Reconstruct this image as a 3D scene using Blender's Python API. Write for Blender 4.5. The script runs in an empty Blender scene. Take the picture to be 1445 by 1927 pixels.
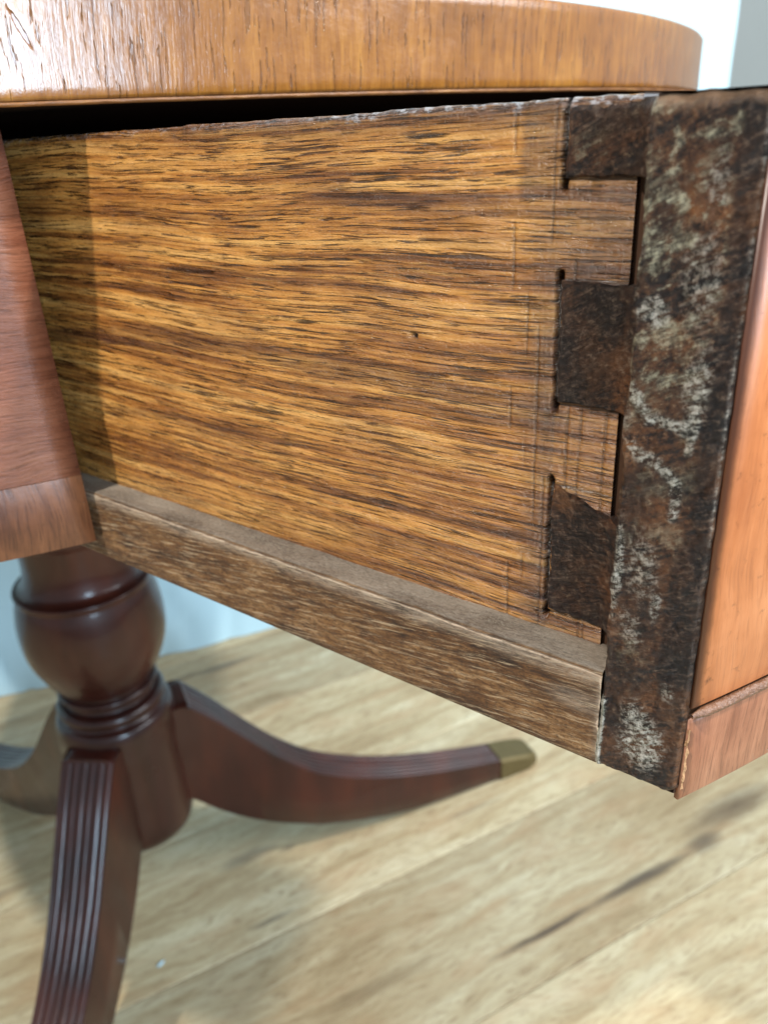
import bpy, math, random
from math import sin, cos, pi, radians, sqrt
from mathutils import Vector, Matrix, noise as mnoise
random.seed(7)
SC = bpy.context.scene
U = 0.1            # one layout unit = 10 cm; layout axes: s (away from camera), t (right), z (height above lens)
HZ = 7.2           # lens height above floor, in units

def P(s, t, z):
    return Vector((t * U, s * U, (z + HZ) * U))

# ------------------------------------------------------------------ camera
cam_d = bpy.data.cameras.new("camera")
cam = bpy.data.objects.new("camera", cam_d)
SC.collection.objects.link(cam)
SC.camera = cam
fpx = 1495.0
vd = Vector((900 - 722.5, 4079 - 963.5, fpx)).normalized()
v1 = Vector((-1403 - 722.5, 367 - 963.5, fpx)).normalized()
v1 = (v1 - vd * v1.dot(vd)).normalized()
v3 = vd.cross(v1)
def cam_to_world(v):                     # image-axes vector (x right, y down, z forward) -> world
    return Vector((v.dot(v3), v.dot(v1), -v.dot(vd)))
cx = cam_to_world(Vector((1, 0, 0))); cy = cam_to_world(Vector((0, -1, 0))); cz = cam_to_world(Vector((0, 0, -1)))
Mx = Matrix((cx, cy, cz)).transposed().to_4x4()
Mx.translation = Vector((0, 0, HZ * U))
cam.matrix_world = Mx
cam_d.sensor_fit = 'HORIZONTAL'; cam_d.sensor_width = 36
cam_d.lens = 36 * fpx / 1445
cam_d.clip_start = 0.005; cam_d.clip_end = 60
cam_d.dof.use_dof = True
cam_d.dof.focus_distance = 0.134
cam_d.dof.aperture_fstop = 33

# ------------------------------------------------------------------ world, lamps, exposure
W = bpy.data.worlds.new("World"); SC.world = W; W.use_nodes = True
W.node_tree.nodes['Background'].inputs[0].default_value = (0.80, 0.90, 1.0, 1)
W.node_tree.nodes['Background'].inputs[1].default_value = 0.62
SC.view_settings.view_transform = 'Standard'
SC.view_settings.look = 'None'
SC.view_settings.exposure = 0.0
SC.view_settings.gamma = 1.0

def lamp(name, loc, target, size, power, col, shape='DISK', size_y=None):
    d = bpy.data.lights.new(name, 'AREA'); d.energy = power; d.color = col
    d.shape = shape; d.size = size
    if size_y: d.size_y = size_y
    o = bpy.data.objects.new(name, d); SC.collection.objects.link(o)
    o.location = loc
    o.rotation_euler = (Vector(target) - Vector(loc)).to_track_quat('-Z', 'Y').to_euler()
    return o
lamp('ceiling_lamp', (-1.22, 0.42, 2.60), (0.12, 0.15, 0.7), 0.07, 66, (1.0, 0.95, 0.87))
lamp('ceiling_lamp_behind_camera', (0.75, -1.3, 2.6), (0.4, 0.3, 0.3), 0.12, 62, (1.0, 0.93, 0.84))
lamp('window_light', (-0.52, -1.22, 0.87), (0.1, 0.15, 0.74), 0.46, 23, (0.58, 0.80, 1.0), 'RECTANGLE', 0.5)
lamp('fill_light_wide', (1.2, -1.8, 1.9), (0.4, 0.7, 0.1), 1.6, 80, (0.90, 0.95, 1.0), 'RECTANGLE', 1.4)  # added soft fill from behind the camera, no actual window there

# ------------------------------------------------------------------ node helper
class NT:
    def __init__(s, name):
        s.m = bpy.data.materials.new(name); s.m.use_nodes = True
        s.t = s.m.node_tree; s.n = s.t.nodes; s.l = s.t.links
        s.b = s.n['Principled BSDF']
    def link(s, sock, v):
        if isinstance(v, bpy.types.NodeSocket): s.l.new(v, sock)
        elif isinstance(v, (tuple, list)):
            v = tuple(v)
            if sock.type == 'RGBA' and len(v) == 3: v = v + (1,)
            sock.default_value = v
        else: sock.default_value = v
    def uv(s): return s.n.new('ShaderNodeTexCoord').outputs['UV']
    def obj(s): return s.n.new('ShaderNodeTexCoord').outputs['Object']
    def pos(s): return s.n.new('ShaderNodeNewGeometry').outputs['Position']
    def attr(s, name='mask'):
        a = s.n.new('ShaderNodeAttribute'); a.attribute_name = name
        q = s.n.new('ShaderNodeSeparateColor'); s.l.new(a.outputs['Color'], q.inputs[0])
        return q.outputs[0], q.outputs[1], q.outputs[2]
    def mapping(s, v, sc=(1, 1, 1), loc=(0, 0, 0), rot=(0, 0, 0)):
        m = s.n.new('ShaderNodeMapping'); s.link(m.inputs[0], v)
        m.inputs['Scale'].default_value = sc; m.inputs['Location'].default_value = loc; m.inputs['Rotation'].default_value = rot
        return m.outputs[0]
    def noise(s, v, scale=1, detail=3, rough=.5, dist=0.0, out='Fac'):
        m = s.n.new('ShaderNodeTexNoise'); s.link(m.inputs['Vector'], v)
        s.link(m.inputs['Scale'], scale); m.inputs['Detail'].default_value = detail
        m.inputs['Roughness'].default_value = rough; m.inputs['Distortion'].default_value = dist
        return m.outputs[out]
    def vor(s, v, scale=1, out='Distance', feature='F1'):
        m = s.n.new('ShaderNodeTexVoronoi'); m.feature = feature; s.link(m.inputs['Vector'], v); m.inputs['Scale'].default_value = scale
        return m.outputs[out]
    def ramp(s, f, stops, interp='LINEAR'):
        m = s.n.new('ShaderNodeValToRGB'); s.link(m.inputs[0], f); cr = m.color_ramp; cr.interpolation = interp
        while len(cr.elements) > 1: cr.elements.remove(cr.elements[-1])
        for i, (p, c) in enumerate(stops):
            e = cr.elements[0] if i == 0 else cr.elements.new(p)
            e.position = p
            e.color = (c, c, c, 1) if not isinstance(c, (tuple, list)) else tuple(c) + (1,)
        return m.outputs[0]
    def mth(s, op, a, b=0.0, c=0.0, clamp=False):
        m = s.n.new('ShaderNodeMath'); m.operation = op; m.use_clamp = clamp
        s.link(m.inputs[0], a); s.link(m.inputs[1], b); s.link(m.inputs[2], c)
        return m.outputs[0]
    def mix(s, f, a, b, mode='MIX'):
        m = s.n.new('ShaderNodeMix'); m.data_type = 'RGBA'; m.blend_type = mode
        s.link(m.inputs[0], f); s.link(m.inputs[6], a); s.link(m.inputs[7], b)
        return m.outputs[2]
    def vadd(s, a, b):
        m = s.n.new('ShaderNodeVectorMath'); m.operation = 'ADD'; s.link(m.inputs[0], a); s.link(m.inputs[1], b)
        return m.outputs[0]
    def comb(s, x, y, z=0.0):
        m = s.n.new('ShaderNodeCombineXYZ'); s.link(m.inputs[0], x); s.link(m.inputs[1], y); s.link(m.inputs[2], z)
        return m.outputs[0]
    def bump(s, h, strength, dist):
        m = s.n.new('ShaderNodeBump'); s.link(m.inputs['Height'], h); m.inputs['Strength'].default_value = strength
        m.inputs['Distance'].default_value = dist
        return m.outputs[0]
    def fin(s, col, rough=.5, nrm=None, spec=.5, metal=0.0, coat=0.0, coat_r=.1):
        s.link(s.b.inputs['Base Color'], col); s.link(s.b.inputs['Roughness'], rough)
        s.link(s.b.inputs['Specular IOR Level'], spec); s.b.inputs['Metallic'].default_value = metal
        s.link(s.b.inputs['Coat Weight'], coat); s.link(s.b.inputs['Coat Roughness'], coat_r)
        if nrm is not None:
            s.link(s.b.inputs['Normal'], nrm); s.link(s.b.inputs['Coat Normal'], nrm)
        return s.m

def lin(r, g, b):
    f = lambda c: (c / 255) / 12.92 if c / 255 <= .04045 else ((c / 255 + .055) / 1.055) ** 2.4
    return (f(r), f(g), f(b))

# ------------------------------------------------------------------ materials
def mat_panel():
    n = NT('oiled_side_wood'); uv = n.uv(); R, G, B = n.attr()
    warp = n.noise(n.mapping(uv, (1.0, 2.0, 1)), 1, 2, .5, 0, 'Color')
    v = n.vadd(uv, n.mapping(warp, (.10, .080, 0), (-.05, -.040, 0)))
    fib = n.noise(n.mapping(uv, (12, 60, 1)), 1, 3, .6, 0, 'Color')
    v = n.vadd(v, n.mapping(fib, (.02, .0035, 0), (-.01, -.00175, 0)))
    broad = n.noise(n.mapping(v, (.9, 15, 1)), 1, 4, .55)
    mid = n.noise(n.mapping(v, (1.05, 56, 1), (3, 1, 0)), 1, 6, .66)
    fine = n.noise(n.mapping(v, (5, 175, 1), (7, 2, 0)), 1, 6, .80)
    # long thin pore lines: contours of stretched noise, broken up along their length
    def lines(sx, sy, off, w, brk):
        q = n.noise(n.mapping(v, (sx, sy, 1), (off, off * 2, 0)), 1, 3, .55)
        a = n.mth('ABSOLUTE', n.mth('SUBTRACT', q, .5))
        b = n.noise(n.mapping(v, (5.5, 90, 1), (off + 5, 3, 0)), 1, 3, .6)
        return n.mth('MULTIPLY', n.ramp(a, [(w * .45, 1), (w, 0)]), n.ramp(b, [(brk, 0), (brk + .05, 1)]))
    l1 = lines(1.1, 46, 2.0, .018, .49)
    l2 = lines(1.7, 85, 6.0, .024, .52)
    pores = n.noise(n.mapping(v, (11, 230, 1), (1, 9, 0)), 1, 3, .62)
    porem = n.ramp(pores, [(.590, 0), (.615, 1)])
    blot = n.noise(n.mapping(uv, (5, 8, 1)), 1, 4, .6)
    base = n.ramp(n.mth('ADD', n.mth('MULTIPLY', mid, .72), n.mth('MULTIPLY', broad, .42)),
                  [(.40, lin(72, 43, 24)), (.46, lin(122, 73, 32)), (.52, lin(164, 104, 46)), (.58, lin(196, 133, 63)), (.69, lin(220, 164, 92))])
    c = n.mix(n.ramp(fine, [(.38, .80), (.48, 0)]), base, lin(62, 38, 22))
    c = n.mix(n.ramp(fine, [(.54, 0), (.64, .55)]), c, lin(226, 172, 96))
    bs = n.ramp(n.mth('ADD', broad, n.mth('MULTIPLY', mid, .45)), [(.56, .85), (.67, 0)])
    c = n.mix(n.mth('MULTIPLY', bs, .30), c, lin(66, 42, 29))
    c = n.mix(n.mth('MULTIPLY', l1, .90), c, lin(34, 20, 13))
    c = n.mix(n.mth('MULTIPLY', l2, .75), c, lin(48, 28, 16))
    c = n.mix(n.mth('MULTIPLY', porem, .85), c, lin(34, 20, 12))
    c = n.mix(n.ramp(blot, [(.40, .30), (.56, 0)]), c, lin(112, 62, 30))
    # dark figure bands (mask R), red-brown stain towards the joint (mask G), grime at the top and kerfs (mask B)
    rb = n.mth('MULTIPLY', R, n.ramp(n.mth('ADD', mid, n.mth('MULTIPLY', fine, .4)), [(.52, 1), (.82, .45)]))
    c = n.mix(n.mth('MULTIPLY', rb, .72), c, lin(66, 40, 31))
    xs = n.noise(n.mapping(uv, (120, 10, 1)), 1, 4, .75)
    gm = n.mth('MULTIPLY', G, n.ramp(n.mth('ADD', n.mth('MULTIPLY', fine, .6), n.mth('MULTIPLY', blot, .5)), [(.44, 1), (.70, .62)]))
    c = n.mix(n.mth('MULTIPLY', gm, .9), c, n.mix(n.ramp(xs, [(.45, 0), (.6, 1)]), lin(28, 17, 16), lin(74, 46, 36)))
    c = n.mix(n.mth('MULTIPLY', B, .95), c, lin(24, 17, 14))
    q = n.n.new('ShaderNodeSeparateXYZ'); n.link(q.inputs[0], uv)     # lamp glints on the worn upper edge, painted as pale flecks
    edge_glint = n.ramp(n.mth('ADD', q.outputs[1], n.mth('MULTIPLY', n.mth('SUBTRACT', n.noise(n.mapping(uv, (14, 40, 1)), 1, 5, .75), .5), .07)), [(.017, 0), (.024, 1)])
    edge_glint = n.mth('MULTIPLY', edge_glint, n.ramp(n.noise(n.mapping(uv, (60, 120, 1)), 1, 4, .7), [(.50, 0), (.58, 1)]))
    edge_glint = n.mth('MULTIPLY', edge_glint, n.ramp(q.outputs[0], [(.90, 1), (1.0, .35)]))
    c = n.mix(n.mth('MULTIPLY', edge_glint, .65), c, lin(168, 168, 172))
    h = n.mth('ADD', n.mth('MULTIPLY', fine, .45), n.mth('MULTIPLY', mid, .30))
    h = n.mth('SUBTRACT', h, n.mth('MULTIPLY', porem, .40))
    h = n.mth('SUBTRACT', h, n.mth('MULTIPLY', n.mth('MAXIMUM', l1, l2), .45))
    h = n.mth('ADD', h, n.mth('MULTIPLY', n.noise(n.mapping(uv, (110, 260, 1)), 1, 3, .7), .22))
    h = n.mth('ADD', h, n.mth('MULTIPLY', n.mth('MULTIPLY', xs, G), .20))
    nr = n.bump(h, 1.0, .0008)
    rough = n.ramp(n.noise(n.mapping(uv, (20, 90, 1)), 1, 4, .7), [(.38, .14), (.66, .42)])
    return n.fin(c, rough, nr, .75)

def mat_end():
    n = NT('grimy_end_grain'); uv = n.uv(); R, G, B = n.attr()
    d = n.mapping(uv, (1, 1, 1), rot=(0, 0, radians(27)))       # diagonal strokes across the end grain
    dw = n.vadd(d, n.mapping(n.noise(n.mapping(uv, (14, 14, 1)), 1, 3, .6, 0, 'Color'), (.03, .012, 0), (-.015, -.006, 0)))
    st = n.noise(n.mapping(dw, (12, 75, 1)), 1, 7, .78)
    st2 = n.noise(n.mapping(dw, (26, 190, 1), (3, 3, 0)), 1, 5, .75)
    fn = n.noise(n.mapping(uv, (85, 85, 1)), 1, 8, .80)
    bl = n.noise(n.mapping(uv, (9, 7, 1), (4, 0, 0)), 1, 5, .65)
    bl2 = n.noise(n.mapping(dw, (7, 17, 1), (9, 3, 0)), 1, 6, .68)
    c = n.ramp(n.mth('ADD', n.mth('MULTIPLY', bl, .75), n.mth('MULTIPLY', fn, .25)), [(.36, lin(26, 17, 13)), (.46, lin(62, 38, 24)), (.56, lin(104, 64, 36)), (.68, lin(152, 96, 50))])
    c = n.mix(n.ramp(n.mth('ADD', n.mth('ADD', n.mth('MULTIPLY', st, .34), n.mth('MULTIPLY', bl2, .32)), n.mth('MULTIPLY', fn, .36)), [(.455, .93), (.515, 0)]), c, lin(24, 21, 22))
    c = n.mix(n.ramp(st2, [(.57, 0), (.67, .28)]), c, lin(134, 104, 74))
    c = n.mix(n.ramp(fn, [(.56, 0), (.66, .5)]), c, lin(150, 132, 104))
    gg = n.mth('MULTIPLY', G, n.ramp(n.mth('ADD', n.mth('ADD', n.mth('MULTIPLY', bl2, .55), n.mth('MULTIPLY', st, .22)), n.mth('MULTIPLY', n.noise(n.mapping(uv, (22, 17, 1), (2, 8, 0)), 1, 8, .78, .5), .43)), [(.605, 0), (.66, 1)]))
    c = n.mix(n.mth('MULTIPLY', gg, .85), c, n.mix(n.ramp(n.mth('ADD', fn, n.mth('MULTIPLY', st2, .6)), [(.72, 0), (.92, 1)]), lin(84, 78, 64), lin(196, 190, 160)))
    wm = n.mth('MULTIPLY', R, n.ramp(n.mth('ADD', n.mth('ADD', n.mth('MULTIPLY', fn, .75), n.mth('MULTIPLY', st2, .40)), n.mth('MULTIPLY', R, .05)), [(.57, 0), (.65, 1)]), 0, True)
    c = n.mix(n.mth('MULTIPLY', wm, .85), c, n.mix(n.ramp(fn, [(.42, 0), (.62, 1)]), lin(120, 122, 104), lin(226, 218, 204)))
    dk = n.mth('MULTIPLY', B, n.ramp(n.mth('ADD', bl2, n.mth('MULTIPLY', fn, .5)), [(.60, 1), (.92, .55)]))
    c = n.mix(n.mth('MULTIPLY', dk, .93), c, n.mix(n.ramp(n.mth('ADD', n.mth('MULTIPLY', fn, .6), n.mth('MULTIPLY', st2, .5)), [(.555, 0), (.70, 1)]), lin(20, 14, 13), lin(104, 86, 74)))
    q = n.n.new('ShaderNodeSeparateXYZ'); n.link(q.inputs[0], uv)    # brown worn upper edge of the front
    wz = n.ramp(n.mth('ADD', q.outputs[1], n.mth('MULTIPLY', n.mth('SUBTRACT', bl, .5), .06)), [(0.0, 0), (.016, .85)])
    ws = n.ramp(q.outputs[0], [(.372, 1), (.380, 0)])
    c = n.mix(n.mth('MULTIPLY', wz, ws), c, n.mix(fn, lin(90, 64, 46), lin(168, 132, 100)))
    h = n.mth('ADD', n.mth('MULTIPLY', st, .55), n.mth('MULTIPLY', fn, .75))
    h = n.mth('ADD', h, n.mth('MULTIPLY', st2, .35))
    h = n.mth('ADD', h, n.mth('MULTIPLY', wm, .22))
    h = n.mth('ADD', h, n.mth('MULTIPLY', bl2, .5))
    return n.fin(c, n.ramp(fn, [(.4, .28), (.62, .6)]), n.bump(h, 1, .0012), .35)

def mat_rim():
    n = NT('polished_rim_veneer'); uv = n.uv()
    w = n.mapping(n.noise(n.mapping(uv, (3, 3, 1)), 1, 2, .5, 0, 'Color'), (.05, .05, 0), (-.025, -.025, 0))
    v = n.vadd(n.mapping(uv, (1, 1, 1), rot=(0, 0, radians(-5))), w)
    g = n.noise(n.mapping(v, (34, 3.2, 1)), 1, 5, .62)
    f = n.noise(n.mapping(v, (190, 15, 1)), 1, 4, .6)
    p = n.noise(n.mapping(v, (85, 7, 1), (5, 5, 0)), 1, 3, .6)
    pm = n.ramp(p, [(.60, 0), (.63, 1)])
    bl = n.noise(n.mapping(uv, (2.2, 5, 1)), 1, 3, .5)
    c = n.ramp(n.mth('ADD', n.mth('MULTIPLY', g, .55), n.mth('MULTIPLY', bl, .45)), [(.34, lin(112, 68, 25)), (.5, lin(142, 90, 33)), (.66, lin(166, 112, 46))])
    c = n.mix(n.ramp(f, [(.4, .32), (.55, 0)]), c, lin(104, 56, 26))
    c = n.mix(n.mth('MULTIPLY', pm, .35), c, lin(58, 32, 18))
    m_ = n.mapping(n.mapping(uv, (1, 1, 1), (-15.991, -.213, 0)), (1, 1, 1), rot=(0, 0, radians(22)))
    ln = n.n.new('ShaderNodeVectorMath'); ln.operation = 'LENGTH'; n.link(ln.inputs[0], n.mapping(m_, (1 / .0055, 1 / .040, 0)))
    nick = n.ramp(n.mth('ADD', ln.outputs['Value'], n.mth('MULTIPLY', n.mth('SUBTRACT', f, .5), 1.2)), [(.7, 1), (1.0, 0)])
    c = n.mix(nick, c, lin(122, 72, 40))
    pm = n.mth('MAXIMUM', pm, n.mth('MULTIPLY', nick, 1.3))
    h = n.mth('SUBTRACT', n.mth('MULTIPLY', f, .18), n.mth('MULTIPLY', pm, .75))
    h = n.mth('ADD', h, n.mth('MULTIPLY', n.noise(n.mapping(uv, (14, 14, 1)), 1, 4, .6), .5))
    return n.fin(c, .27, n.bump(h, .9, .0004), .5, 0, .55, .13)

def mat_rim_edge():
    n = NT('pale_worn_edge'); uv = n.uv()
    a = n.noise(n.mapping(uv, (8, 60, 1)), 1, 5, .7)
    c = n.ramp(a, [(.35, lin(92, 54, 24)), (.55, lin(138, 88, 42)), (.7, lin(176, 128, 74))])
    return n.fin(c, .45, n.bump(a, .6, .0008), .5)

def mat_veneer(name, c0, c1, c2, vertical, rough=.38, coat=.0, spots=0.0, bstr=.5, edge=None, fm=.6):
    n = NT(name); uv = n.uv()
    sc = (1, 1) if vertical else (0, 0)
    mp = (lambda a, b, o=0: n.mapping(v, (a, b, 1), (o, o, 0))) if vertical else (lambda a, b, o=0: n.mapping(v, (b, a, 1), (o, o, 0)))
    w = n.mapping(n.noise(n.mapping(uv, (3, 3, 1)), 1, 2, .5, 0, 'Color'), (.07, .07, 0), (-.035, -.035, 0))
    v = n.vadd(uv, w)
    g = n.noise(mp(30, 3.5), 1, 5, .6)
    f = n.noise(mp(150, 11, 4), 1, 5, .65)
    bl = n.noise(n.mapping(uv, (4, 5, 1)), 1, 4, .6)
    c = n.ramp(n.mth('ADD', n.mth('MULTIPLY', g, .5), n.mth('MULTIPLY', bl, .5)), [(.36, c0), (.5, c1), (.64, c2)])
    c = n.mix(n.ramp(f, [(.36, fm), (.5, 0)]), c, tuple(x * .55 for x in c0))
    if spots:
        sp = n.ramp(n.noise(n.mapping(uv, (24, 24, 1)), 1, 5, .75), [(.60, 0), (.70, spots)])
        c = n.mix(sp, c, tuple(x * .35 for x in c0))
    if edge:
        q = n.n.new('ShaderNodeSeparateXYZ'); n.link(q.inputs[0], uv)
        e = n.mth('SUBTRACT', edge, q.outputs[0])
        e = n.mth('ADD', e, n.mth('MULTIPLY', n.noise(n.mapping(uv, (30, 22, 1)), 1, 4, .6), .010))
        c = n.mix(n.ramp(e, [(.009, .93), (.016, .6), (.024, 0)]), c, lin(66, 32, 16))
    wv_ = n.noise(n.mapping(uv, (7, 9, 1)), 1, 4, .6)
    h = n.mth('ADD', n.mth('MULTIPLY', f, .7), n.mth('MULTIPLY', g, .25))
    h = n.mth('ADD', h, n.mth('MULTIPLY', wv_, 1.0))
    return n.fin(c, rough, n.bump(h, bstr, .0005), .5, 0, coat, .2)

def mat_strip():
    n = NT('rough_runner_wood'); uv = n.uv(); R, G, B = n.attr()
    d = n.mapping(uv, (1, 1, 1), rot=(0, 0, radians(6)))
    a = n.noise(n.mapping(d, (13, 70, 1)), 1, 8, .82, .3)
    b = n.noise(n.mapping(uv, (4, 9, 1)), 1, 4, .6)
    f = n.noise(n.mapping(uv, (90, 190, 1)), 1, 5, .8)
    c = n.ramp(n.mth('ADD', n.mth('MULTIPLY', a, .65), n.mth('MULTIPLY', b, .35)), [(.40, lin(48, 29, 15)), (.48, lin(94, 60, 31)), (.55, lin(132, 92, 52)), (.65, lin(180, 144, 102))])
    c = n.mix(n.ramp(f, [(.50, 0), (.60, .75)]), c, lin(58, 38, 22))
    sc_ = n.noise(n.mapping(n.mapping(uv, (1, 1, 1), rot=(0, 0, radians(7))), (9, 150, 1)), 1, 6, .8)
    c = n.mix(n.ramp(sc_, [(.53, 0), (.60, .7)]), c, lin(196, 168, 132))
    r3 = n.ramp(R, [(.86, 0), (.97, 1)])
    dust = n.mth('MULTIPLY', R, n.ramp(n.mth('ADD', a, n.mth('MULTIPLY', f, .5)), [(.62, .15), (.85, 1)]))
    c = n.mix(n.mth('MULTIPLY', dust, .8), c, lin(186, 168, 146))
    c = n.mix(n.mth('MULTIPLY', n.mth('MULTIPLY', r3, n.ramp(f, [(.40, .35), (.52, 1)])), .9), c, lin(222, 194, 166))
    c = n.mix(n.mth('MULTIPLY', G, .9), c, n.mix(n.ramp(n.mth('ADD', n.mth('MULTIPLY', f, .6), n.mth('MULTIPLY', b, .5)), [(.42, 0), (.68, 1)]), lin(92, 78, 64), lin(178, 164, 146)))
    c = n.mix(n.mth('MULTIPLY', B, .9), c, lin(36, 26, 20))
    h = n.mth('ADD', n.mth('MULTIPLY', a, .9), n.mth('MULTIPLY', f, .5))
    return n.fin(c, .62, n.bump(h, 1, .0010), .35)

def mat_mahogany():
    n = NT('dark_mahogany_polish'); o = n.obj()
    a = n.noise(n.mapping(o, (30, 30, 5)), 1, 5, .6)
    b = n.noise(n.mapping(o, (8, 8, 5)), 1, 3, .5)
    c = n.ramp(n.mth('ADD', n.mth('MULTIPLY', a, .5), n.mth('MULTIPLY', b, .5)), [(.38, lin(36, 14, 10)), (.5, lin(50, 20, 14)), (.64, lin(70, 29, 17))])
    sf = n.noise(n.mapping(o, (90, 90, 40)), 1, 7, .8)
    c = n.mix(n.ramp(sf, [(.66, 0), (.72, .5)]), c, lin(120, 84, 64))
    return n.fin(c, n.ramp(n.noise(n.mapping(o, (12, 12, 12)), 1, 5, .7), [(.35, .26), (.7, .46)]), n.bump(n.mth('ADD', a, n.mth('MULTIPLY', sf, .5)), .15, .001), .25, 0, .3, .07)

def mat_simple(name, col, rough, spec=.5, metal=0.0, var=.15, sc=20, bump=.2):
    n = NT(name); o = n.obj(); a = n.noise(n.mapping(o, (sc, sc, sc)), 1, 5, .6)
    c = n.mix(a, tuple(x * (1 - var) for x in col), tuple(x * (1 + var) for x in col))
    return n.fin(c, rough, n.bump(a, bump, .002), spec, metal)

PANG = radians(-25.4)      # direction the floor planks run, in the ground plane
# knots and cracks: (along, across, half length, half width, strength), in units in the plank frame
def pf(x, y): return (x * cos(PANG) + y * sin(PANG), -x * sin(PANG) + y * cos(PANG))
KN = []
def knot(x, y, L, Wd, s): a = pf(x, y); KN.append((a[0], a[1], L, Wd, s))
knot(6.05, 1.66, .95, .07, 1.0); knot(5.0, 2.17, .8, .05, 1.0); knot(7.6, 1.15, .85, .22, .75); knot(6.9, 1.28, .3, .15, .85)
knot(3.9, 5.3, .35, .10, .6); knot(3.45, 4.55, .3, .045, .7); knot(4.2, 5.05, .14, .05, .6); knot(6.2, 8.2, .6, .10, .75)
knot(5.6, 8.5, .5, .06, .6); knot(1.5, 7.5, .3, .14, .9); knot(1.9, 7.25, .5, .08, .5); knot(5.9, 3.6, .5, .05, .35)
knot(3.6, 3.2, .7, .10, .25)
def mat_floor():
    n = NT('pale_oak_plank'); p = n.mapping(n.pos(), (10, 10, 10), rot=(0, 0, -PANG))
    oi = n.n.new('ShaderNodeObjectInfo').outputs['Random']
    off = n.comb(n.mth('MULTIPLY', oi, 37.0), n.mth('MULTIPLY', oi, 91.0), 0.0)
    q = n.vadd(p, off)
    w = n.mapping(n.noise(n.mapping(q, (.5, 1.4, 1)), 1, 3, .5, 0, 'Color'), (.8, .5, 0), (-.4, -.25, 0))
    q2 = n.vadd(q, w)
    a = n.noise(n.mapping(q2, (.8, 7.5, 1)), 1, 6, .62)
    f = n.noise(n.mapping(q2, (5, 60, 1)), 1, 5, .7)
    b = n.noise(n.mapping(q, (.45, 1.6, 1)), 1, 3, .5)
    c = n.ramp(n.mth('ADD', n.mth('MULTIPLY', a, .55), n.mth('MULTIPLY', b, .45)), [(.33, lin(144, 124, 92)), (.45, lin(170, 153, 120)), (.55, lin(188, 176, 145)), (.66, lin(202, 194, 166))])
    c = n.mix(n.ramp(f, [(.40, .6), (.50, 0)]), c, lin(128, 104, 76))
    c = n.mix(n.ramp(n.noise(n.mapping(q2, (1.1, 3.4, 1), (5, 5, 0)), 1, 4, .6), [(.50, 0), (.66, .45)]), c, lin(170, 142, 108))
    tone = n.mth('MULTIPLY_ADD', oi, .26, .80)
    c = n.mix(1.0, c, n.comb(tone, tone, n.mth('MULTIPLY', tone, .985)), 'MULTIPLY')
    # knots and cracks
    d = n.mapping(n.noise(n.mapping(p, (.8, 2.2, 1)), 1, 5, .6, 0, 'Color'), (.35, .14, 0), (-.175, -.07, 0))
    pp = n.vadd(p, d); tot = None
    for (x, y, L, Wd, s) in KN:
        m = n.mapping(pp, (1 / L, 1 / Wd, 0), (-x / L, -y / Wd, 0))
        ln = n.n.new('ShaderNodeVectorMath'); ln.operation = 'LENGTH'; n.link(ln.inputs[0], m)
        k = n.ramp(ln.outputs['Value'], [(0.0, s), (.45, s * .75), (1.0, 0)])
        tot = k if tot is None else n.mth('MAXIMUM', tot, k)
    c = n.mix(n.mth('MULTIPLY', tot, .86), c, lin(52, 42, 40))
    nr = n.bump(n.mth('ADD', f, n.mth('MULTIPLY', a, .5)), .35, .0015)
    return n.fin(c, .45, nr, .35)

EDGE_U = (pi + math.asin((2.971 - 1.0285) / 4.318)) * 4.3185
M = dict(
    panel=mat_panel(), end=mat_end(), rim=mat_rim(), rim_edge=mat_rim_edge(), strip=mat_strip(), mahog=mat_mahogany(), floor=mat_floor(),
    front=mat_veneer('orange_front_veneer', lin(152, 84, 44), lin(176, 104, 58), lin(192, 120, 74), True, .40, .15, .75, .12, EDGE_U, .3),
    fband=mat_veneer('front_cross_band', lin(124, 76, 52), lin(150, 98, 70), lin(170, 116, 86), True, .48, 0, .2, .3),
    apron=mat_veneer('apron_veneer', lin(108, 58, 38), lin(132, 78, 54), lin(148, 94, 68), False, .42, 0, 0, 1.0),
    aband=mat_veneer('apron_cross_band', lin(84, 46, 26), lin(118, 70, 42), lin(138, 86, 54), True, .42, .1, .3, .35),
    bead=mat_simple('worn_bead', lin(104, 72, 52), .45, .5, 0, .45, 300, .8),
    chip=mat_simple('pale_chipped_wood', lin(176, 132, 92), .6, .4, 0, .45, 900, .8),
    under=mat_simple('shade_black_underside', lin(26, 18, 14), .9, .1, 0, .2, 60, .2),  # shade beneath the top put into the colour as near-black
    inner=mat_simple('unfinished_inner_wood', lin(70, 46, 30), .8, .3, 0, .2, 60, .4),
    brass=mat_simple('dull_brass', lin(98, 86, 54), .6, .5, .5, .2, 80, .2),
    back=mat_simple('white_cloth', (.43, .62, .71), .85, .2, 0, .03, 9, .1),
    wall=mat_simple('grey_wall_paint', (.20, .225, .225), .8, .3, 0, .04, 12, .1),
    gap=mat_simple('floor_underlay', (.05, .045, .04), .9, .2, 0, .1, 20, .1),
)

# ------------------------------------------------------------------ mesh helpers
TC = (5.612, 2.971)                      # table axis (s, t)
BASE = P(TC[0], TC[1], -HZ)
RD, RT = 4.318, 4.443                    # drum and top radius
ZU, ZT = .080, .314                      # underside and top of the tabletop

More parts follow.
